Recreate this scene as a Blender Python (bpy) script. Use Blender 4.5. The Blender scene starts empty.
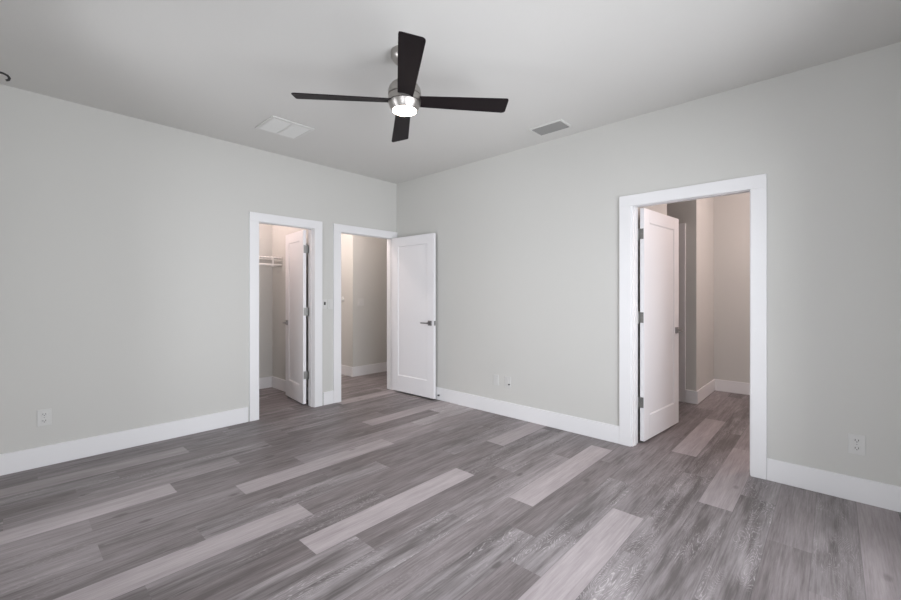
import bpy, bmesh, math, random
from mathutils import Vector, Matrix

S = bpy.context.scene
COL = S.collection
PI = math.pi

# ------------------------------------------------------------------ camera
YAW = 0.74824467
FPX = 412.98
cam = bpy.data.cameras.new('camera')
cam.sensor_fit = 'HORIZONTAL'
cam.sensor_width = 36.0
cam.lens = FPX / 901.0 * 36.0
cam.shift_y = -(300.0 - 294.29) / 901.0
cam.clip_start = 0.02
co = bpy.data.objects.new('camera', cam)
COL.objects.link(co)
co.location = (0, 0, 1.28)
co.rotation_euler = (PI / 2, 0, YAW - PI / 2)
S.camera = co

# ------------------------------------------------------------------ world, exposure
S.view_settings.view_transform = 'Standard'
S.view_settings.look = 'None'
S.view_settings.gamma = 1.0
S.view_settings.use_curve_mapping = False
S.view_settings.exposure = 0.0
S.cycles.use_denoising = True
S.cycles.use_adaptive_sampling = False
S.cycles.denoising_prefilter = 'ACCURATE'
S.cycles.max_bounces = 14
S.cycles.diffuse_bounces = 10
S.cycles.sample_clamp_indirect = 6.0

SKY = 0.5
DAY = 7.2          # radiance of the daylight that fills each window opening
w = bpy.data.worlds.new('overcast_sky')
S.world = w
w.use_nodes = True
bg = w.node_tree.nodes['Background']
bg.inputs['Color'].default_value = (0.91, 0.935, 1.0, 1)
bg.inputs['Strength'].default_value = SKY

# ------------------------------------------------------------------ room numbers
XR, YL, H = 3.585, 4.319, 2.7665      # right wall face, left wall face, ceiling
XW, YS = -0.245, -0.45                # wall with the window beside the camera, wall behind it
T = 0.12
WIN_V = (0.05, 1.00, 0.12, 2.35)      # extra unseen west window, put in to even the wall light: y0 y1 z0 z1
WIN_W = (2.55, 3.22, 0.12, 2.35)      # window in the west wall: y0 y1 z0 z1
WIN_S = (0.20, 3.00, 0.12, 2.35)      # window in the south wall: x0 x1 z0 z1


def portal(loc, rot, sx, sy):
    l = bpy.data.lights.new('window_daylight', 'AREA')
    l.shape = 'RECTANGLE'
    l.size, l.size_y = sx, sy
    l.color = (0.93, 0.95, 1.0)
    l.energy = DAY * PI * sx * sy
    o = bpy.data.objects.new('window_daylight', l)
    COL.objects.link(o)
    o.location, o.rotation_euler = loc, rot
    return o


for q in (WIN_V, WIN_W):
    portal((XW - T - 0.02, (q[0] + q[1]) / 2, (q[2] + q[3]) / 2), (PI / 2, 0, -PI / 2), q[1] - q[0], q[3] - q[2])
portal(((WIN_S[0] + WIN_S[1]) / 2, YS - T - 0.02, (WIN_S[2] + WIN_S[3]) / 2), (PI / 2, 0, 0),
       WIN_S[1] - WIN_S[0], WIN_S[3] - WIN_S[2])


# ------------------------------------------------------------------ materials
def mat(name, col, rough=0.6, metal=0.0, spec=0.5, emit=None, strength=0.0):
    m = bpy.data.materials.new(name)
    m.use_nodes = True
    b = m.node_tree.nodes['Principled BSDF']
    b.inputs['Base Color'].default_value = (*col, 1)
    b.inputs['Roughness'].default_value = rough
    b.inputs['Metallic'].default_value = metal
    b.inputs['Specular IOR Level'].default_value = spec
    if emit:
        b.inputs['Emission Color'].default_value = (*emit, 1)
        b.inputs['Emission Strength'].default_value = strength
    return m


def add_bump(m, scale, strength, dist=0.002):
    nt = m.node_tree
    b = nt.nodes['Principled BSDF']
    tc = nt.nodes.new('ShaderNodeTexCoord')
    n = nt.nodes.new('ShaderNodeTexNoise')
    n.inputs['Scale'].default_value = scale
    n.inputs['Detail'].default_value = 3
    bp = nt.nodes.new('ShaderNodeBump')
    bp.inputs['Strength'].default_value = strength
    bp.inputs['Distance'].default_value = dist
    nt.links.new(tc.outputs['Object'], n.inputs['Vector'])
    nt.links.new(n.outputs['Fac'], bp.inputs['Height'])
    nt.links.new(bp.outputs['Normal'], b.inputs['Normal'])
    return m


M_WALL = add_bump(mat('wall_paint', (0.56, 0.558, 0.535), 0.75, spec=0.25), 140, 0.12)
M_CEIL = add_bump(mat('ceiling_paint', (0.625, 0.62, 0.60), 0.85, spec=0.2), 90, 0.2)
M_TRIM = mat('white_trim_paint', (0.75, 0.75, 0.76), 0.38)
M_DOOR = mat('white_door_paint', (0.77, 0.765, 0.78), 0.38)
M_PLATE = mat('white_plastic', (0.59, 0.59, 0.575), 0.4)
M_SLOT = mat('dark_slot', (0.03, 0.03, 0.03), 0.6)
M_NICKEL = mat('satin_nickel', (0.42, 0.40, 0.38), 0.34, metal=1.0)
M_DKNICKEL = mat('dark_lever_metal', (0.30, 0.29, 0.29), 0.32, metal=1.0)
M_HINGE = mat('hinge_metal', (0.26, 0.26, 0.25), 0.4, metal=1.0)
M_BLADE = mat('espresso_blade', (0.008, 0.005, 0.006), 0.55, spec=0.2)
M_SEAM = mat('dark_seam', (0.03, 0.027, 0.025), 0.5)
M_LENS = mat('lit_opal_lens', (0.9, 0.85, 0.8), 0.4, emit=(1.0, 0.80, 0.62), strength=22.0)
M_BULB = mat('lit_bulb', (0.9, 0.9, 0.9), 0.4, emit=(1.0, 0.82, 0.76), strength=4.0)
M_GRILLE = mat('white_grille_metal', (0.62, 0.62, 0.60), 0.5)
M_VENT = mat('vent_metal', (0.28, 0.28, 0.27), 0.5)
M_DUCT = mat('duct_interior', (0.10, 0.10, 0.10), 0.8)
M_WIRE = mat('white_coated_wire', (0.80, 0.78, 0.76), 0.4)
M_ROD = mat('dark_rod_metal', (0.05, 0.05, 0.05), 0.4, metal=0.6)
M_RUBBER = mat('black_rubber', (0.03, 0.03, 0.03), 0.7)
M_GROUND = mat('outdoor_ground', (0.70, 0.69, 0.66), 0.9)


def glass_mat():
    m = bpy.data.materials.new('window_glass')
    m.use_nodes = True
    nt = m.node_tree
    nt.nodes.clear()
    out = nt.nodes.new('ShaderNodeOutputMaterial')
    mx = nt.nodes.new('ShaderNodeMixShader')
    tr = nt.nodes.new('ShaderNodeBsdfTransparent')
    gl = nt.nodes.new('ShaderNodeBsdfGlossy')
    fr = nt.nodes.new('ShaderNodeFresnel')
    fr.inputs['IOR'].default_value = 1.3
    gl.inputs['Roughness'].default_value = 0.02
    nt.links.new(fr.outputs[0], mx.inputs[0])
    nt.links.new(tr.outputs[0], mx.inputs[1])
    nt.links.new(gl.outputs[0], mx.inputs[2])
    nt.links.new(mx.outputs[0], out.inputs[0])
    return m


M_GLASS = glass_mat()


def floor_mat():
    m = bpy.data.materials.new('grey_vinyl_plank')
    m.use_nodes = True
    nt = m.node_tree
    N, L = nt.nodes.new, nt.links.new
    b = nt.nodes['Principled BSDF']
    uv = N('ShaderNodeUVMap'); uv.uv_map = 'plank'
    at = N('ShaderNodeVertexColor'); at.layer_name = 'tone'
    sc = N('ShaderNodeSeparateColor'); L(at.outputs['Color'], sc.inputs[0])
    sx = N('ShaderNodeSeparateXYZ'); L(uv.outputs[0], sx.inputs[0])

    def math_(op, a, bb=None, c=None):
        n = N('ShaderNodeMath'); n.operation = op
        for i, v in enumerate((a, bb, c)):
            if v is None: continue
            if isinstance(v, (int, float)): n.inputs[i].default_value = v
            else: L(v, n.inputs[i])
        return n.outputs[0]

    def coords(su, sv, off):
        c = N('ShaderNodeCombineXYZ')
        L(math_('MULTIPLY', sx.outputs[0], su), c.inputs[0])
        L(math_('MULTIPLY', sx.outputs[1], sv), c.inputs[1])
        L(math_('ADD', math_('MULTIPLY', sc.outputs[1], 57.0), off), c.inputs[2])
        return c.outputs[0]

    def noise(su, sv, off, detail=4, rough=0.55):
        n = N('ShaderNodeTexNoise'); n.inputs['Scale'].default_value = 1
        n.inputs['Detail'].default_value = detail; n.inputs['Roughness'].default_value = rough
        L(coords(su, sv, off), n.inputs['Vector'])
        return n.outputs['Fac']

    def ramp(v, a, c, lo=0.0, hi=1.0):
        n = N('ShaderNodeMapRange'); n.interpolation_type = 'SMOOTHSTEP'
        L(v, n.inputs[0])
        for i, k in enumerate((a, c, lo, hi)): n.inputs[i + 1].default_value = k
        return n.outputs[0]

    broad = noise(1.1, 15.0, 0.0, 4, 0.6)                 # slow tone drift along a plank
    grain = noise(5.0, 120.0, 3.0, 5, 0.6)          # straight fine grain
    pores = noise(14.0, 420.0, 7.0, 3, 0.6)
    # cathedral rings: iso-lines of a stretched noise field, as limed white veins
    field = noise(1.7, 8.5, 11.0, 2, 0.4)
    jit = noise(25.0, 120.0, 13.0, 2)
    rings = math_('FRACT', math_('ADD', math_('MULTIPLY', field, 44.0), math_('MULTIPLY', jit, 0.8)))
    vein = ramp(math_('ABSOLUTE', math_('SUBTRACT', rings, 0.5)), 0.02, 0.22, 1.0, 0.0)
    patch = ramp(noise(2.2, 7.0, 17.0, 2), 0.42, 0.60)
    vein = math_('MULTIPLY', math_('MULTIPLY', vein, patch), ramp(noise(30, 150, 19.0, 2), 0.35, 0.6))
    # amount of veining differs per plank (channel B)
    vein = math_('MULTIPLY', vein, sc.outputs[2])
    knot = N('ShaderNodeTexVoronoi'); knot.inputs['Scale'].default_value = 1.0
    L(coords(2.6, 5.5, 23.0), knot.inputs['Vector'])
    knots = ramp(knot.outputs['Distance'], 0.03, 0.13, 1.0, 0.0)

    base = N('ShaderNodeValToRGB')
    e = base.color_ramp.elements
    e[0].position = 0.0; e[0].color = (0.115, 0.099, 0.099, 1)
    e[1].position = 1.0; e[1].color = (0.64, 0.585, 0.595, 1)
    k = base.color_ramp.elements.new(0.5); k.color = (0.370, 0.330, 0.339, 1)
    amp = math_('ADD', math_('MULTIPLY', sc.outputs[2], 0.55), 0.38)
    t = math_('ADD', sc.outputs[0], math_('MULTIPLY', math_('SUBTRACT', broad, 0.5), amp))
    t = math_('ADD', t, math_('MULTIPLY', math_('SUBTRACT', grain, 0.5), 0.40))
    t = math_('ADD', t, math_('MULTIPLY', math_('SUBTRACT', pores, 0.5), 0.20))
    mott = noise(3.2, 24.0, 29.0, 4, 0.6)
    t = math_('ADD', t, math_('MULTIPLY', math_('SUBTRACT', mott, 0.5), math_('MULTIPLY', amp, 0.75)))
    # darker heartwood streak wandering along the middle of the veined planks
    heart = ramp(noise(1.0, 7.0, 31.0, 2, 0.4), 0.47, 0.60)
    t = math_('SUBTRACT', t, math_('MULTIPLY', heart, math_('MULTIPLY', sc.outputs[2], 0.12)))
    t = math_('ADD', t, math_('MULTIPLY', vein, 0.46))
    t = math_('SUBTRACT', t, math_('MULTIPLY', knots, 0.22))
    L(t, base.inputs[0])
    # joints between planks: plank-local distance to edge kept in second uv map
    ue = N('ShaderNodeUVMap'); ue.uv_map = 'edge'
    se = N('ShaderNodeSeparateXYZ'); L(ue.outputs[0], se.inputs[0])
    half = 0.17785 / 2
    ev = math_('SUBTRACT', half, math_('ABSOLUTE', math_('SUBTRACT', se.outputs[1], half)))
    joint = ramp(ev, 0.0006, 0.0022, 0.72, 1.0)
    mix = N('ShaderNodeMix'); mix.data_type = 'RGBA'; mix.blend_type = 'MULTIPLY'
    mix.inputs['Factor'].default_value = 1.0
    # veined planks are limed to a cooler grey than the plain mauve ones
    hue = N('ShaderNodeMix'); hue.data_type = 'RGBA'; hue.blend_type = 'MULTIPLY'
    L(sc.outputs[2], hue.inputs['Factor'])
    L(base.outputs[0], hue.inputs[6]); hue.inputs[7].default_value = (0.97, 1.0, 1.0, 1)
    L(hue.outputs[2], mix.inputs[6])
    cc = N('ShaderNodeCombineColor')
    for i in range(3): L(joint, cc.inputs[i])
    L(cc.outputs[0], mix.inputs[7])
    L(mix.outputs[2], b.inputs['Base Color'])
    L(ramp(grain, 0.3, 0.7, 0.50, 0.40), b.inputs['Roughness'])
    b.inputs['Specular IOR Level'].default_value = 0.45
    bp = N('ShaderNodeBump'); bp.inputs['Strength'].default_value = 0.15; bp.inputs['Distance'].default_value = 0.001
    L(grain, bp.inputs['Height']); L(bp.outputs[0], b.inputs['Normal'])
    return m


M_FLOOR = floor_mat()


# ------------------------------------------------------------------ mesh helpers
def box(bm, x0, x1, y0, y1, z0, z1, bevel=0.0):
    r = bmesh.ops.create_cube(bm, size=1.0)
    vs = r['verts']
    for v in vs:
        v.co = Vector((x0 + (v.co.x + .5) * (x1 - x0), y0 + (v.co.y + .5) * (y1 - y0), z0 + (v.co.z + .5) * (z1 - z0)))
    if bevel > 0:
        es = list({e for v in vs for e in v.link_edges})
        bmesh.ops.bevel(bm, geom=es, offset=bevel, segments=2, affect='EDGES', profile=0.5)


def tube(bm, p, q, r, n=12, cap=True):
    p, q = Vector(p), Vector(q)
    d = q - p
    mtx = Matrix.Translation((p + q) / 2) @ d.to_track_quat('Z', 'Y').to_matrix().to_4x4()
    bmesh.ops.create_cone(bm, cap_ends=cap, segments=n, radius1=r, radius2=r, depth=d.length, matrix=mtx)


def path_tube(bm, pts, r, n=10):
    for a, b in zip(pts[:-1], pts[1:]):
        tube(bm, a, b, r, n)
    for p in pts[1:-1]:
        bmesh.ops.create_uvsphere(bm, u_segments=n, v_segments=6, radius=r, matrix=Matrix.Translation(p))


def lathe(bm, prof, n=48):
    rings = []
    for r, z in prof:
        if r < 1e-6:
            rings.append([bm.verts.new((0, 0, z))])
        else:
            rings.append([bm.verts.new((r * math.cos(2 * PI * i / n), r * math.sin(2 * PI * i / n), z)) for i in range(n)])
    for a, b in zip(rings[:-1], rings[1:]):
        for i in range(n):
            j = (i + 1) % n
            if len(a) == 1 and len(b) == 1: continue
            if len(a) == 1: bm.faces.new((a[0], b[j], b[i]))
            elif len(b) == 1: bm.faces.new((a[i], a[j], b[0]))
            else: bm.faces.new((a[i], a[j], b[j], b[i]))


def obj(name, bm, m, parent=None, smooth=False):
    bmesh.ops.recalc_face_normals(bm, faces=bm.faces)
    me = bpy.data.meshes.new(name)
    bm.to_mesh(me)
    bm.free()
    me.materials.append(m)
    if smooth:
        for p in me.polygons: p.use_smooth = True
        me.set_sharp_from_angle(angle=math.radians(35))
    o = bpy.data.objects.new(name, me)
    COL.objects.link(o)
    if parent: o.parent = parent
    return o


def tag(o, label=None, cat=None, group=None, kind=None):
    for k, v in (('label', label), ('category', cat), ('group', group), ('kind', kind)):
        if v: o[k] = v
    return o


def thing(name, label, cat, loc, rot=(0, 0, 0), group=None, kind=None):
    o = bpy.data.objects.new(name, None)
    o.empty_display_size = 0.1
    COL.objects.link(o)
    o.location, o.rotation_euler = loc, rot
    return tag(o, label, cat, group, kind)


def struct(name, boxes, m, label=None, cat=None, bevel=0.0):
    bm = bmesh.new()
    for b in boxes: box(bm, *b, bevel=bevel)
    return tag(obj(name, bm, m), label, cat, kind='structure')


def copy_tree(root):
    r = root.copy(); COL.objects.link(r)
    for ch in root.children:
        c = ch.copy(); COL.objects.link(c); c.parent = r
        for g in ch.children:
            d = g.copy(); COL.objects.link(d); d.parent = c
    return r


# ------------------------------------------------------------------ floor of individual planks
random.seed(11)
PW, PL, Y0 = 0.1785, 1.22, 0.526
PHASE = {0: 2.91, 2: 2.476, 3: 1.65, 4: 1.90, 5: 2.163, 7: 1.26, 8: 1.04, 9: 2.857, 10: 1.217, 12: .32, 13: 1.046,
         14: 1.54, 15: .755, 16: 2.43, 17: .312, 18: .542, 19: 1.015, 20: .152, -4: 2.35, 1: 2.10, 6: 0.55, 11: 1.93}
# (row, x inside that plank): tone, veining
TONE = {(0, 3.2): (0.69, .15), (2, 2.0): (0.73, .2), (2, 4.0): (0.69, .15), (5, 2.6): (0.73, .15), (8, 1.5): (0.74, .25),
        (10, .8): (0.75, .25), (13, 1.5): (0.70, .25), (15, .2): (0.73, .2), (19, .5): (0.65, .2), (9, 3.1): (0.69, .1),
        (16, 2.9): (0.65, .15), (8, .6): (0.35, .3), (7, 1.6): (0.35, .35), (12, .8): (0.39, .4), (12, 0.0): (0.51, .5), (17, .1): (0.38, .3),
        (20, 0.0): (0.33, .2), (14, 1.2): (0.40, .3), (16, 1.8): (0.36, .25), (4, 2.3): (0.36, .35), (3, 1.3): (0.38, .3),
        (-4, 3.1): (0.65, .1), (18, .9): (0.41, .3), (9, 1.0): (0.48, .8), (11, 1.0): (0.50, .9), (3, 2.2): (0.48, 1.0),
        (7, .5): (0.48, .9), (6, 1.2): (0.49, 1.0), (4, 1.2): (0.50, 1.0), (1, 2.6): (0.45, .9), (0, 2.3): (0.45, 1.0), (-1, 2.6): (0.47, 1.0)}
FX0, FX1, FY0, FY1 = -0.30, 7.2, -1.05, 7.3
bm = bmesh.new()
uvl = bm.loops.layers.uv.new('plank')
uve = bm.loops.layers.uv.new('edge')
cl = bm.loops.layers.color.new('tone')
for k in range(-9, 39):
    ya, yb = Y0 + (k - .5) * PW, Y0 + (k + .5) * PW
    ca, cb = max(ya, FY0), min(yb, FY1)
    if cb - ca < 1e-4: continue
    ph = PHASE.get(k, random.random() * PL)
    x = ph - math.ceil((ph - FX0) / PL) * PL
    while x < FX1:
        a, b = max(x, FX0), min(x + PL, FX1)
        tone, ve = random.choice([.34, .40, .44, .47, .50, .54]) + random.uniform(-.02, .02), random.choice([.3, .5, .8, 1.0])
        if random.random() < .07: tone = .70
        for (r, xx), tv in TONE.items():
            if r == k and x <= xx < x + PL: tone, ve = tv
        seed = random.random(); ou, ov = random.uniform(0, 40), random.uniform(0, 40)
        if b - a > 1e-4:
            vs = [bm.verts.new((px, py, 0)) for px, py in ((a, ca), (b, ca), (b, cb), (a, cb))]
            f = bm.faces.new(vs)
            for lp in f.loops:
                c = lp.vert.co
                lp[uvl].uv = (c.x + ou, c.y - ya + ov)
                lp[uve].uv = (c.x - x, c.y - ya)
                lp[cl] = (tone, seed, ve, 1)
        x += PL
top = list(bm.faces)
ext = bmesh.ops.create_cube(bm, size=1.0)
for v in ext['verts']:
    v.co = Vector(((FX0 + FX1) / 2 + v.co.x * (FX1 - FX0), (FY0 + FY1) / 2 + v.co.y * (FY1 - FY0), -0.055 + v.co.z * 0.1))
me = bpy.data.meshes.new('floor'); bm.to_mesh(me); bm.free(); me.materials.append(M_FLOOR)
fl = bpy.data.objects.new('floor', me); COL.objects.link(fl)
tag(fl, 'grey wood-look vinyl plank floor running through all the rooms', 'floor', kind='structure')

# ------------------------------------------------------------------ shell
D1 = (1.755, 2.387, 2.040)     # door openings in the rough: from, to, head
D2 = (2.718, 3.536, 2.040)
D3 = (0.422, 1.250, 2.040)
RX = XR + T                    # far face of the right wall
LY = YL + T
ZT = H
struct('ceiling', [(FX0 - .15, FX1, FY0, FY1, H, H + .14)], M_CEIL, 'flat pale grey ceiling', 'ceiling')
struct('wall_left', [(XW - T, D1[0], YL, LY, 0, ZT), (D1[0], D1[1], YL, LY, D1[2], ZT), (D1[1], D2[0], YL, LY, 0, ZT),
                     (D2[0], D2[1], YL, LY, D2[2], ZT), (D2[1], 5.3, YL, LY, 0, ZT)], M_WALL,
       'light grey wall with the two narrow doorways', 'wall')
struct('wall_right', [(XR, RX, YS - T, D3[0], 0, ZT), (XR, RX, D3[0], D3[1], D3[2], ZT), (XR, RX, D3[1], YL, 0, ZT)],
       M_WALL, 'long light grey wall with the wide doorway', 'wall')
a = WIN_S
struct('wall_back', [(XW - T, a[0], YS - T, YS, 0, ZT), (a[1], XR, YS - T, YS, 0, ZT), (a[0], a[1], YS - T, YS, 0, a[2]),
                     (a[0], a[1], YS - T, YS, a[3], ZT)], M_WALL, 'grey wall behind the viewer with a window', 'wall')
a, b = WIN_V, WIN_W
struct('wall_window', [(XW - T, XW, YS, a[0], 0, ZT), (XW - T, XW, a[1], b[0], 0, ZT), (XW - T, XW, b[1], YL, 0, ZT)]
       + [(XW - T, XW, q[0], q[1], z0, z1) for q in (a, b) for z0, z1 in ((0, q[2]), (q[3], ZT))],
       M_WALL, 'grey window wall beside the viewer', 'wall')
# closet
struct('wall_closet', [(1.43, 1.55, LY, 5.69, 0, ZT), (1.43, 2.51, 5.69, 5.81, 0, ZT), (2.51, 2.63, LY, 7.1, 0, ZT)],
       M_WALL, 'grey closet walls behind the narrow closet doorway', 'wall')
# hall
struct('wall_hall', [(3.67, 5.3, 5.477, 5.597, 0, ZT), (3.67, 3.79, 5.597, 7.1, 0, ZT), (2.63, 3.79, 7.1, 7.22, 0, ZT),
                     (5.18, 5.3, LY, 5.477, 0, ZT)], M_WALL, 'greige hall wall seen through the corner doorway', 'wall')
# room beyond the right doorway
struct('wall_passage', [(5.492, 6.56, 1.177, 1.297, 0, ZT), (6.441, 6.56, -.9, 1.177, 0, ZT), (RX, 6.56, -1.02, -.9, 0, ZT),
                        (5.492, 5.612, 1.297, 2.6, 0, ZT), (RX, 5.612, 2.6, 2.72, 0, ZT), (RX, 4.78, 1.30, 1.42, 0, ZT)], M_WALL,  # last box is an unseen wall added to darken the hinge gap
       'grey passage walls seen through the wide right doorway, plus an added unseen one behind the door', 'wall')
bm = bmesh.new(); box(bm, -30, 30, -30, 30, -0.5, -0.4)  # pale ground out of view, added to bounce light up to the ceiling
tag(obj('ground', bm, M_GROUND), 'unseen pale ground added outside the windows to bounce light up indoors', 'ground', kind='structure')


# ------------------------------------------------------------------ windows (behind the camera)
def window(name, c, horiz, axis):
    u0, u1, z0, z1 = c
    root = thing(name, None, None, (0, 0, 0), kind='structure')

    def bx(bm, a0, a1, d0, d1, b0, b1):
        if axis == 'x': box(bm, XW - T + d0, XW - T + d1, a0, a1, b0, b1)
        else: box(bm, a0, a1, YS - T + d0, YS - T + d1, b0, b1)
    fr = bmesh.new(); f = .05
    bx(fr, u0, u1, .03, .09, z0, z0 + f); bx(fr, u0, u1, .03, .09, z1 - f, z1)
    bx(fr, u0, u0 + f, .03, .09, z0 + f, z1 - f); bx(fr, u1 - f, u1, .03, .09, z0 + f, z1 - f)
    um = (u0 + u1) / 2
    bx(fr, um - .03, um + .03, .03, .09, z0 + f, z1 - f)
    obj('window_frame', fr, M_TRIM, root)
    for q0, q1 in ((u0 + f, um - .03), (um + .03, u1 - f)):
        g = bmesh.new(); bx(g, q0, q1, .055, .061, z0 + f, z1 - f); obj('pane', g, M_GLASS, root)
    s = bmesh.new(); bx(s, u0 - .04, u1 + .04, T, T + .03, z0 - .025, z0); obj('window_sill', s, M_TRIM, root)


window('window_1', WIN_W, True, 'x')
window('window_2', WIN_S, True, 'y')
window('window_3', WIN_V, True, 'x')  # added window, out of view, evens the light on the long wall

# ------------------------------------------------------------------ door casings and jambs
CT, CW, CZ = 0.018, 0.098, 2.113       # casing thickness, width, top
JT = 0.013


def casing_left_wall(name, x0, x1, lw, rw, label):
    bm = bmesh.new()
    y0, y1 = YL - CT, YL
    zi = 2.022
    box(bm, x0 - lw, x0, y0, y1, 0, zi, .002); box(bm, x1, x1 + rw, y0, y1, 0, zi, .002)
    box(bm, x0 - lw, x1 + rw, y0 - .001, y1, zi, CZ, .002)
    o = tag(obj(name, bm, M_TRIM), label, 'door trim', kind='structure')
    return o


def casing_back(parent, boxes):
    bm = bmesh.new()
    for b in boxes: box(bm, *b)
    return obj('rear_casing', bm, M_TRIM, parent)


def jamb_left_wall(parent, r0, r1, stop):
    bm = bmesh.new()
    zi = 2.027
    box(bm, r0, r0 + JT, YL, LY, 0, zi); box(bm, r1 - JT, r1, YL, LY, 0, zi); box(bm, r0, r1, YL, LY, zi, zi + JT)
    obj('door_jamb', bm, M_TRIM, parent)
    bm = bmesh.new()
    sy0, sy1 = stop
    box(bm, r0 + JT, r0 + JT + .006, sy0, sy1, 0, zi); box(bm, r1 - JT - .006, r1 - JT, sy0, sy1, 0, zi)
    box(bm, r0 + JT + .006, r1 - JT - .006, sy0, sy1, zi - .006, zi)
    obj('door_stop_moulding', bm, M_TRIM, parent)


t1 = casing_left_wall('trim_1', D1[0] + .006, D1[1] - .010, .093, .097, 'white casing around the narrow closet doorway')
jamb_left_wall(t1, D1[0], D1[1], (YL + .035, YL + .07))
casing_back(t1, [(D1[0] - .09, D1[0] + .008, LY, LY + .016, 0, 2.03), (D1[1] + .012, D1[1] + .10, LY, LY + .016, 0, 2.03),
                 (D1[0] - .09, D1[1] + .09, LY, LY + .016, 2.03, 2.12)])
t2 = casing_left_wall('trim_2', D2[0] + .003, D2[1] + .003, .100, XR - D2[1] - .004, 'white casing around the corner hall doorway')
jamb_left_wall(t2, D2[0], D2[1], (YL + .045, YL + .08))
casing_back(t2, [(D2[0] - .09, D2[0] + .008, LY, LY + .016, 0, 2.03), (D2[1] - .008, D2[1] + .09, LY, LY + .016, 0, 2.03),
                 (D2[0] - .09, D2[1] + .09, LY, LY + .016, 2.03, 2.12)])
# right wall doorway
bm = bmesh.new()
x0, x1 = XR - CT, XR
box(bm, x0, x1, D3[0] - .082, D3[0] + .008, 0, 2.02, .002); box(bm, x0, x1, D3[1] - .001, D3[1] + .094, 0, 2.02, .002)
box(bm, x0 - .001, x1, D3[0] - .082, D3[1] + .094, 2.02, CZ, .002)
t3 = tag(obj('trim_3', bm, M_TRIM), 'white casing around the wide right doorway', 'door trim', kind='structure')
bm = bmesh.new(); zi = 2.027
box(bm, XR, RX, D3[0], D3[0] + JT, 0, zi); box(bm, XR, RX, D3[1] - JT, D3[1], 0, zi); box(bm, XR, RX, D3[0], D3[1], zi, zi + JT)
obj('door_jamb', bm, M_TRIM, t3)
bm = bmesh.new()
for ya, yb in ((D3[0] + JT, D3[0] + JT + .006), (D3[1] - JT - .006, D3[1] - JT)): box(bm, XR + .035, XR + .07, ya, yb, 0, zi)
box(bm, XR + .035, XR + .07, D3[0] + JT + .006, D3[1] - JT - .006, zi - .006, zi)
obj('door_stop_moulding', bm, M_TRIM, t3)
casing_back(t3, [(RX, RX + .016, D3[0] - .09, D3[0] + .008, 0, 2.03), (RX, RX + .016, D3[1] + .012, D3[1] + .05, 0, 2.03),
                 (RX, RX + .016, D3[0] - .09, D3[1] + .05, 2.03, 2.12)])
# casing and closed slab of the further door in the passage (just its edge shows behind the open leaf)
bm = bmesh.new()
px = 5.492
box(bm, px - .016, px, 1.290, 1.388, 0, 2.022, .002); box(bm, px - .016, px, 2.15, 2.248, 0, 2.022, .002)
box(bm, px - .017, px, 1.290, 2.248, 2.022, CZ + .01, .002)
tag(obj('trim_4', bm, M_TRIM), 'white door casing at the back of the passage behind the open door', 'door trim', kind='structure')

# ------------------------------------------------------------------ baseboards
BH, BT = 0.150, 0.016


def base(name, boxes, label):
    bm = bmesh.new()
    for b in boxes: box(bm, *b, bevel=.003)
    return tag(obj(name, bm, M_TRIM), label, 'baseboard', kind='structure')


base('baseboard_left', [(XW, D1[0] - .098, YL - BT, YL, 0, BH)], 'white baseboard left of the closet doorway')
base('baseboard_left.001', [(D1[1] + .103, D2[0] - .098, YL - BT, YL, 0, BH)], 'short white baseboard between the two narrow doorways')
base('baseboard_right', [(XR - BT, XR, D3[1] + .094, YL - CT, 0, BH)], 'white baseboard between the corner and the wide doorway')
base('baseboard_right.001', [(XR - BT, XR, YS, D3[0] - .083, 0, BH)], 'white baseboard right of the wide doorway')
base('baseboard_back', [(XW, XR - BT, YS, YS + BT, 0, BH)], 'white baseboard behind the viewer')
base('baseboard_window', [(XW, XW + BT, YS + BT, YL - BT, 0, BH)], 'white baseboard under the window wall')
base('baseboard_closet', [(1.566, 2.494, 5.674, 5.69, 0, BH), (2.494, 2.51, LY + .02, 5.69, 0, BH), (1.55, 1.566, LY + .02, 5.69, 0, BH)],
     'white baseboard inside the closet')
base('baseboard_hall', [(3.654, 5.18, 5.461, 5.477, 0, BH), (3.654, 3.67, 5.477, 7.1, 0, BH), (2.63, 2.646, LY + .02, 7.1, 0, BH)],
     'white baseboard around the hall corner')
base('baseboard_passage', [(5.476, 6.441, 1.161, 1.177, 0, BH), (6.425, 6.441, -.9, 1.161, 0, BH), (5.476, 5.492, 1.177, 1.289, 0, BH)],
     'white baseboard around the passage corner')


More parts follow.
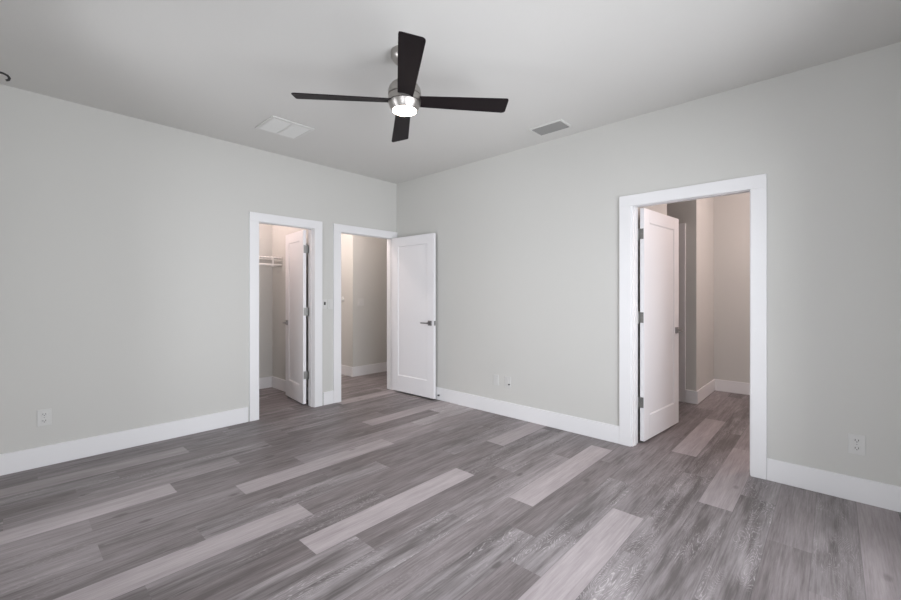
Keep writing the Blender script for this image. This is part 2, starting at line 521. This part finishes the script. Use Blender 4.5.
# ------------------------------------------------------------------ door leaves
def door(name, label, loc, ang, width, side, lever_sides, lever_z=0.93):
    """leaf along local +x from the hinge pin; thickness along local y on the given side"""
    root = thing(name, label, 'door', loc, (0, 0, ang), kind='structure')
    z0, z1, th, g = .019, 2.020, .035, .016
    ya, yb = (g, g + th) if side > 0 else (-g - th, -g)
    w0, w1 = .003, width
    st, tr, br, rec = .115, .115, .205, .008
    bm = bmesh.new()
    box(bm, w0, w0 + st, ya, yb, z0, z1, .0012); box(bm, w1 - st, w1, ya, yb, z0, z1, .0012)
    box(bm, w0 + st, w1 - st, ya, yb, z1 - tr, z1, .0012); box(bm, w0 + st, w1 - st, ya, yb, z0, z0 + br, .0012)
    obj('door_frame', bm, M_DOOR, root)
    bm = bmesh.new()
    a0, a1, b0, b1 = w0 + st, w1 - st, z0 + br, z1 - tr
    box(bm, a0, a1, ya + rec, yb - rec, b0, b1)
    # sloped sticking around the panel on both faces
    for yf, yr in ((ya + .001, ya + rec), (yb - .001, yb - rec)):
        s = .009
        o = [bm.verts.new(c) for c in ((a0, yf, b0), (a1, yf, b0), (a1, yf, b1), (a0, yf, b1))]
        i = [bm.verts.new(c) for c in ((a0 + s, yr, b0 + s), (a1 - s, yr, b0 + s), (a1 - s, yr, b1 - s), (a0 + s, yr, b1 - s))]
        for k in range(4): bm.faces.new((o[k], o[(k + 1) % 4], i[(k + 1) % 4], i[k]))
    obj('door_panel', bm, M_DOOR, root)
    yc = (ya + yb) / 2
    for z in (.35, 1.08, 1.80):
        hb = bmesh.new()
        tube(hb, (0, 0, z - .047), (0, 0, z + .047), .006, 12)
        tube(hb, (0, 0, z - .053), (0, 0, z + .053), .0035, 10)
        sy = 1 if side > 0 else -1
        box(hb, w0 - .0022, w0 + .0004, min(0, sy * .046), max(0, sy * .046), z - .045, z + .045)
        box(hb, -.034, .0005, -.0012 - sy * .001, .0012 - sy * .001, z - .045, z + .045)
        h = obj('door_hinge', hb, M_HINGE, root, True)
        sb = bmesh.new()
        for dz in (-.028, 0, .028):
            tube(sb, (w0 - .003, sy * (.028 if dz == 0 else .036), z + dz), (w0 - .001, sy * (.028 if dz == 0 else .036), z + dz), .003, 8)
        obj('screw', sb, M_DKNICKEL, h)
    xl = w1 - .062
    for s in lever_sides:
        yf = yb if s > 0 else ya
        k = 1 if s > 0 else -1
        lv = bmesh.new()
        tube(lv, (xl, yf + k * .009, lever_z), (xl, yf + k * .052, lever_z), .010, 14)
        box(lv, xl - .115, xl + .012, min(yf + k * .044, yf + k * .054), max(yf + k * .044, yf + k * .054), lever_z - .007, lever_z + .007, .003)
        lo = obj('door_lever', lv, M_DKNICKEL, root, True)
        rb = bmesh.new()
        box(rb, xl - .030, xl + .030, min(yf, yf + k * .010), max(yf, yf + k * .010), lever_z - .030, lever_z + .030, .002)
        obj('rosette', rb, M_DKNICKEL, lo)
    lb = bmesh.new()
    box(lb, w1 - .001, w1 + .0015, yc - .013, yc + .013, lever_z - .028, lever_z + .028)
    box(lb, w1, w1 + .010, yc - .006, yc + .006, lever_z - .010, lever_z + .010, .002)
    obj('latch_plate', lb, M_HINGE, root)
    return root


door('door_1', 'narrow white closet door standing open into the closet', (2.371, LY + .012, 0), math.radians(83.5), .585, 1, (1, ))
door('door_2', 'white panel door folded open against the long wall in the corner', (3.535, YL - .024, 0), math.radians(-88.2), .762, -1, (-1,))
door('door_3', 'white panel door opened into the passage in the wide right doorway', (RX + .014, 1.241, 0), math.radians(-5.0), .800, -1, (-1, 1))

# ------------------------------------------------------------------ ceiling fan
fan = thing('ceiling_fan', 'four-bladed ceiling fan with dark blades, nickel motor and lit lamp', 'ceiling fan', (1.670, 1.936, H))
bm = bmesh.new()
lathe(bm, [(0, 0), (.084, 0), (.085, -.012), (.081, -.034), (.068, -.056), (.046, -.072), (.022, -.078), (0, -.078)])
obj('canopy', bm, M_NICKEL, fan, True)
zb = 2.462 - H            # blade plane
bm = bmesh.new(); tube(bm, (0, 0, -.068), (0, 0, zb + .136), .0125, 20)
obj('downrod', bm, M_NICKEL, fan, True)
bm = bmesh.new()
lathe(bm, [(0, zb + .142), (.022, zb + .142), (.026, zb + .132), (.036, zb + .129), (.060, zb + .121), (.081, zb + .105), (.095, zb + .084), (.101, zb + .062), (.101, zb + .040), (0, zb + .040)])
obj('motor_housing', bm, M_NICKEL, fan, True)
bm = bmesh.new()
lathe(bm, [(0, zb + .041), (.096, zb + .041), (.096, zb + .034), (0, zb + .034)])
lathe(bm, [(0, zb - .001), (.095, zb - .001), (.095, zb - .008), (0, zb - .008)])
obj('seam_ring', bm, M_SEAM, fan, True)
bm = bmesh.new()
lathe(bm, [(0, zb + .035), (.100, zb + .035), (.1005, zb + .018), (.0995, zb - .002), (0, zb - .002)])
obj('hub_band', bm, M_NICKEL, fan, True)
bm = bmesh.new()
lathe(bm, [(0, zb - .007), (.0985, zb - .007), (.096, zb - .018), (.086, zb - .040), (.076, zb - .054), (.073, zb - .054), (0, zb - .052)])
lamp = obj('light_kit', bm, M_NICKEL, fan, True)
bm = bmesh.new()
lathe(bm, [(0, zb - .053), (.0735, zb - .053), (.073, zb - .056), (.062, zb - .0585), (.035, zb - .0605), (0, zb - .061)])
obj('lamp_lens', bm, M_LENS, lamp, True)


def blade_bm():
    bm = bmesh.new()
    r0, r1, th = .075, .655, .006
    n = 14
    up, lo = [], []
    outl = []
    for i in range(n + 1):
        r = r0 + (r1 - r0) * i / n
        hw = .046 + (.066 - .046) * (i / n) ** .9
        outl.append((r, hw))
    # tip with small rounded corners
    lead = [(r, hw) for r, hw in outl[:-1]] + [(r1 - .022, .0655), (r1 - .008, .0615), (r1, .050)]
    trail = [(r, -hw) for r, hw in outl[:-1]] + [(r1 - .022, -.0655), (r1 - .010, -.0625), (r1 - .006, -.052)]
    for (ra, a), (rb, b) in zip(lead, trail):
        up.append((bm.verts.new((ra, a, th / 2)), bm.verts.new((rb, b, th / 2))))
        lo.append((bm.verts.new((ra, a, -th / 2)), bm.verts.new((rb, b, -th / 2))))
    for i in range(len(up) - 1):
        bm.faces.new((up[i][0], up[i + 1][0], up[i + 1][1], up[i][1]))
        bm.faces.new((lo[i][0], lo[i][1], lo[i + 1][1], lo[i + 1][0]))
        bm.faces.new((up[i][0], lo[i][0], lo[i + 1][0], up[i + 1][0]))
        bm.faces.new((up[i][1], up[i + 1][1], lo[i + 1][1], lo[i][1]))
    bm.faces.new((up[-1][0], lo[-1][0], lo[-1][1], up[-1][1]))
    bm.faces.new((up[0][0], up[0][1], lo[0][1], lo[0][0]))
    return bm


# direction of the right-hand blade: screen right turned 7.5 degrees away from the viewer
b0 = (YAW - PI / 2) + math.radians(9.5)
for q in range(4):
    bo = obj('blade', blade_bm(), M_BLADE, fan)
    bo.rotation_euler = (Matrix.Rotation(math.radians(1.7), 3, Vector((-math.cos(YAW), -math.sin(YAW), 0))) @ Matrix.Rotation(b0 + q * PI / 2, 3, 'Z') @ Matrix.Rotation(math.radians(-13), 3, 'X')).to_euler()
    bo.location = (0, 0, zb + .007)
    ib = bmesh.new()
    box(ib, .070, .150, -.022, .022, .003, .007, .001)
    for sx in (.105, .130): tube(ib, (sx, -.012, .006), (sx, -.012, .009), .005, 10); tube(ib, (sx, .012, .006), (sx, .012, .009), .005, 10)
    obj('blade_bracket', ib, M_DKNICKEL, bo)

# ------------------------------------------------------------------ ceiling return grille (left) and supply vent (right)
g = thing('return_grille', 'wide white return-air grille in two panels on the ceiling left of the fan', 'air grille', (1.698, 3.594, H))
hx, hy = .190, .182
bm = bmesh.new(); fw = .028
box(bm, -hx, hx, -hy, -hy + fw, -.011, 0, .003); box(bm, -hx, hx, hy - fw, hy, -.011, 0, .003)
box(bm, -hx, -hx + fw, -hy + fw, hy - fw, -.011, 0, .003); box(bm, hx - fw, hx, -hy + fw, hy - fw, -.011, 0, .003)
obj('grille_frame', bm, M_GRILLE, g)
bm = bmesh.new(); box(bm, -.010, .010, -hy + fw, hy - fw, -.010, 0, .002)
obj('centre_bar', bm, M_GRILLE, g)
bm = bmesh.new(); box(bm, -hx + fw, hx - fw, -hy + fw, hy - fw, -.0015, 0)
obj('filter_backing', bm, M_VENT, g)
for sgn in (-1, 1):
    bm = bmesh.new()
    xa, xb = (.010, hx - fw) if sgn > 0 else (-hx + fw, -.010)
    n = 22
    for i in range(n):
        y = -hy + fw + (i + .5) * (2 * hy - 2 * fw) / n
        vs = [bm.verts.new(c) for c in ((xa, y - .005, -.002), (xb, y - .005, -.002), (xb, y + .005, -.009), (xa, y + .005, -.009),
                                        (xa, y - .005, -.003), (xb, y - .005, -.003), (xb, y + .005, -.010), (xa, y + .005, -.010))]
        for q in ((0, 1, 2, 3), (4, 5, 6, 7), (0, 1, 5, 4), (2, 3, 7, 6), (1, 2, 6, 5), (0, 3, 7, 4)): bm.faces.new([vs[k] for k in q])
    obj('louver_panel', bm, M_GRILLE, g)

v = thing('supply_vent', 'small grey louvered supply vent on the ceiling near the long wall', 'air vent', (3.304, 1.853, H))
hx, hy, fw = .104, .160, .018
bm = bmesh.new()
box(bm, -hx, hx, -hy, -hy + fw, -.010, 0, .003); box(bm, -hx, hx, hy - fw, hy, -.010, 0, .003)
box(bm, -hx, -hx + fw, -hy + fw, hy - fw, -.010, 0, .003); box(bm, hx - fw, hx, -hy + fw, hy - fw, -.010, 0, .003)
obj('vent_frame', bm, M_GRILLE, v)
bm = bmesh.new(); box(bm, -hx + fw, hx - fw, -hy + fw, hy - fw, -.0015, 0)
obj('duct_backing', bm, M_DUCT, v)
for i in range(8):
    bm = bmesh.new()
    x = -hx + fw + (i + .5) * (2 * hx - 2 * fw) / 8
    t = .006
    vs = [bm.verts.new(c) for c in ((x - t, -hy + fw, -.002), (x - t, hy - fw, -.002), (x + t, hy - fw, -.011), (x + t, -hy + fw, -.011),
                                    (x - t, -hy + fw, -.003), (x - t, hy - fw, -.003), (x + t, hy - fw, -.012), (x + t, -hy + fw, -.012))]
    for q in ((0, 1, 2, 3), (4, 5, 6, 7), (0, 1, 5, 4), (2, 3, 7, 6), (1, 2, 6, 5), (0, 3, 7, 4)): bm.faces.new([vs[k] for k in q])
    obj('louver', bm, M_VENT, v)


# ------------------------------------------------------------------ wall plates: built facing local -y, centre at the back
def plate_root(name, label, cat, loc, rz, group=None, w_=.072, h_=.116):
    r = thing(name, label, cat, loc, (0, 0, rz), group)
    bm = bmesh.new(); box(bm, -w_ / 2, w_ / 2, -.006, 0, -h_ / 2, h_ / 2, .0025)
    obj('cover_plate', bm, M_PLATE, r)
    return r


def outlet(label, loc, rz, sc=1.0):
    r = plate_root('power_outlet', label, 'outlet', loc, rz, None, .078, .124)
    for dz in (-.024, .024):
        bm = bmesh.new(); box(bm, -.017, .017, -.0085, -.005, dz - .014, dz + .014, .002)
        s = obj('socket', bm, M_PLATE, r)
        bm = bmesh.new()
        box(bm, -.009, -.006, -.0092, -.0084, dz - .003, dz + .008); box(bm, .006, .009, -.0092, -.0084, dz - .003, dz + .008)
        tube(bm, (0, -.0084, dz - .008), (0, -.0092, dz - .008), .003, 8)
        obj('slot', bm, M_SLOT, s)
    bm = bmesh.new(); tube(bm, (0, -.006, 0), (0, -.0072, 0), .003, 8); obj('screw', bm, M_VENT, r)
    return r


outlet('white duplex outlet low on the wall at the far left of the room', (.196, YL, .361), 0)
outlet('white duplex outlet low on the wall right of the wide doorway', (XR, -.104, .352), -PI / 2)
r = plate_root('blank_plate', 'narrow painted-over blank plate left of the cable plate low on the long wall', 'wall plate', (XR, 2.656, .360), -PI / 2, None, .066, .112)
bm = bmesh.new(); box(bm, -.016, .016, -.0075, -.005, -.033, .033, .0015); obj('insert', bm, M_PLATE, r)
r = plate_root('cable_plate', 'pale wall plate with a small dark coax jack low on the long wall', 'wall plate', (XR, 2.506, .360), -PI / 2, None, .076, .118)
bm = bmesh.new(); box(bm, -.017, .017, -.0085, -.005, -.033, .033, .002); obj('insert', bm, M_PLATE, r)
bm = bmesh.new(); tube(bm, (.022, -.006, -.022), (.022, -.018, -.022), .007, 12); obj('coax_jack', bm, M_SLOT, r)

r = plate_root('fan_control', 'small white fan control with a dark slider window between the two narrow doorways', 'switch', (2.508, YL, 1.166), 0, None, .056, .112)
bm = bmesh.new(); box(bm, -.014, .014, -.010, -.005, -.034, .034, .002); c = obj('control_face', bm, M_PLATE, r)
bm = bmesh.new(); box(bm, -.011, .011, -.0115, -.0095, -.010, .026, .001); obj('slider_window', bm, M_SLOT, c)
r = plate_root('light_switch', 'white rocker light switch beside the corner hall doorway casing', 'switch', (2.583, YL, 1.164), 0, None, .070, .114)
bm = bmesh.new(); box(bm, -.017, .017, -.010, -.005, -.033, .033, .002); obj('rocker', bm, M_PLATE, r)
r = plate_root('light_switch', 'two-gang wall switch on the hall wall seen through the corner doorway', 'switch', (3.815, 5.477, 1.155), 0, None, .116, .116)
for dx in (-.027, .027):
    bm = bmesh.new(); box(bm, dx - .017, dx + .017, -.010, -.005, -.033, .033, .002); obj('rocker', bm, M_PLATE, r)
t = thing('thermostat', 'small round white dial on the hall side wall left of the hall switch', 'thermostat', (3.67, 5.761, 1.20), (0, 0, -PI / 2))
bm = bmesh.new(); lathe(bm, [(0, .018), (.034, .018), (.040, .012), (.042, 0), (0, 0)], 28); bmesh.ops.rotate(bm, verts=bm.verts, matrix=Matrix.Rotation(PI / 2, 3, 'X'))
obj('dial_case', bm, M_PLATE, t, True)
bm = bmesh.new(); lathe(bm, [(0, .022), (.020, .022), (.024, .0175), (0, .0175)], 24); bmesh.ops.rotate(bm, verts=bm.verts, matrix=Matrix.Rotation(PI / 2, 3, 'X'))
obj('dial_knob', bm, M_GRILLE, t, True)

# door stop on the baseboard beside the folded-back door
d = thing('door_stop', 'tiny door stop on the baseboard beside the folded-back corner door', 'door stop', (XR - BT, 3.500, .060), (0, 0, 0))
bm = bmesh.new(); tube(bm, (0, 0, 0), (-.006, 0, 0), .011, 16); tube(bm, (-.006, 0, 0), (-.016, 0, 0), .005, 12)
obj('stem', bm, M_HINGE, d, True)
bm = bmesh.new(); tube(bm, (-.016, 0, 0), (-.022, 0, 0), .008, 14); obj('rubber_tip', bm, M_RUBBER, d, True)

# curtain bracket reaching into view at the top left edge
c = thing('curtain_bracket', 'thin dark metal curtain-rod bracket poking in at the top left edge', 'bracket', (XW, 3.40, 2.512))
bm = bmesh.new()
path_tube(bm, [Vector(p) for p in ((.004, 0, 0), (.235, 0, .002), (.252, 0, -.004), (.260, 0, -.016), (.256, 0, -.028), (.246, 0, -.034))], .0058, 10)
obj('hook_arm', bm, M_ROD, c, True)
bm = bmesh.new(); tube(bm, (0, 0, 0), (.005, 0, 0), .022, 20)
obj('mount_plate', bm, M_ROD, c, True)

# ------------------------------------------------------------------ closet wire shelf with hang rod
sx0, sx1, sy0, sy1, sz = 1.552, 2.508, 5.392, 5.686, 1.765
sh = thing('wire_shelf', 'white ventilated wire shelf with hanging rod at the back of the closet', 'shelf', (0, 0, 0))
bm = bmesh.new()
n = int((sx1 - sx0) / .042)
for i in range(n + 1):
    x = sx0 + .004 + i * (sx1 - sx0 - .008) / n
    tube(bm, (x, sy0, sz + .004), (x, sy1, sz + .004), .0076, 8)
    tube(bm, (x, sy0 - .003, sz + .006), (x, sy0 - .003, sz - .030), .0021, 6)
tag(obj('cross_wires', bm, M_WIRE, sh), kind='stuff')
bm = bmesh.new()
for y, z in ((sy0, sz), (sy0 + .15, sz), (sy1 - .003, sz)): tube(bm, (sx0, y, z), (sx1, y, z), .0034, 8)
tube(bm, (sx0, sy0 - .003, sz - .004), (sx1, sy0 - .003, sz - .004), .006, 8)
tube(bm, (sx0, sy0 - .003, sz - .030), (sx1, sy0 - .003, sz - .030), .0045, 8)
obj('long_wires', bm, M_WIRE, sh)
bm = bmesh.new(); tube(bm, (sx0, sy0 + .012, sz - .098), (sx1, sy0 + .012, sz - .098), .0145, 16)
obj('hang_rod', bm, M_WIRE, sh, True)
for bx_ in (1.75, 2.385):
    bm = bmesh.new()
    box(bm, bx_ - .012, bx_ + .012, sy0 - .004, sy0 + .004, sz - .110, sz + .004, .001)
    box(bm, bx_ - .012, bx_ + .012, sy0 - .004, sy0 + .028, sz - .118, sz - .110, .001)
    obj('rod_hanger', bm, M_WIRE, sh)


# ------------------------------------------------------------------ lamps of the further rooms (bare flush fittings, above the view)
def ceiling_lamp(label, loc, r, col, watts, lr, drop=.11):
    t = thing('ceiling_light', label, 'ceiling light', loc)
    bm = bmesh.new(); lathe(bm, [(0, 0), (.06, 0), (.06, -.02), (.03, -.035), (0.018, -drop + r * .8), (0, -drop + r * .8)], 24)
    obj('lamp_holder', bm, M_PLATE, t, True)
    bm = bmesh.new()
    bmesh.ops.create_uvsphere(bm, u_segments=16, v_segments=10, radius=r, matrix=Matrix.Translation((0, 0, -drop)))
    obj('bulb', bm, M_BULB, t, True)
    l = bpy.data.lights.new('lamp_light', 'POINT')
    l.color, l.energy, l.shadow_soft_size = col, watts, lr
    o = bpy.data.objects.new('lamp_light', l); COL.objects.link(o)
    o.parent = t; o.location = (0, 0, -drop - r - lr - .004)


ceiling_lamp('bare bulb fitting on the closet ceiling above the wire shelf', (1.74, 5.22, H), .03, (1.0, .80, .77), 27.0, .0055, .06)
ceiling_lamp('bare bulb fitting on the hall ceiling nearest the doorway', (2.98, 5.00, H), .03, (1.0, .85, .815), 31.0, .05)
ceiling_lamp('added unseen bulb fitting far down the hall that brightens its side wall', (2.95, 6.75, H), .03, (1.0, .85, .815), 36.0, .05)  # extra lamp added out of view to brighten the hall side wall
ceiling_lamp('bare bulb fitting on the passage ceiling', (5.33, -.30, H), .03, (1.0, .81, .785), 56.0, .05)
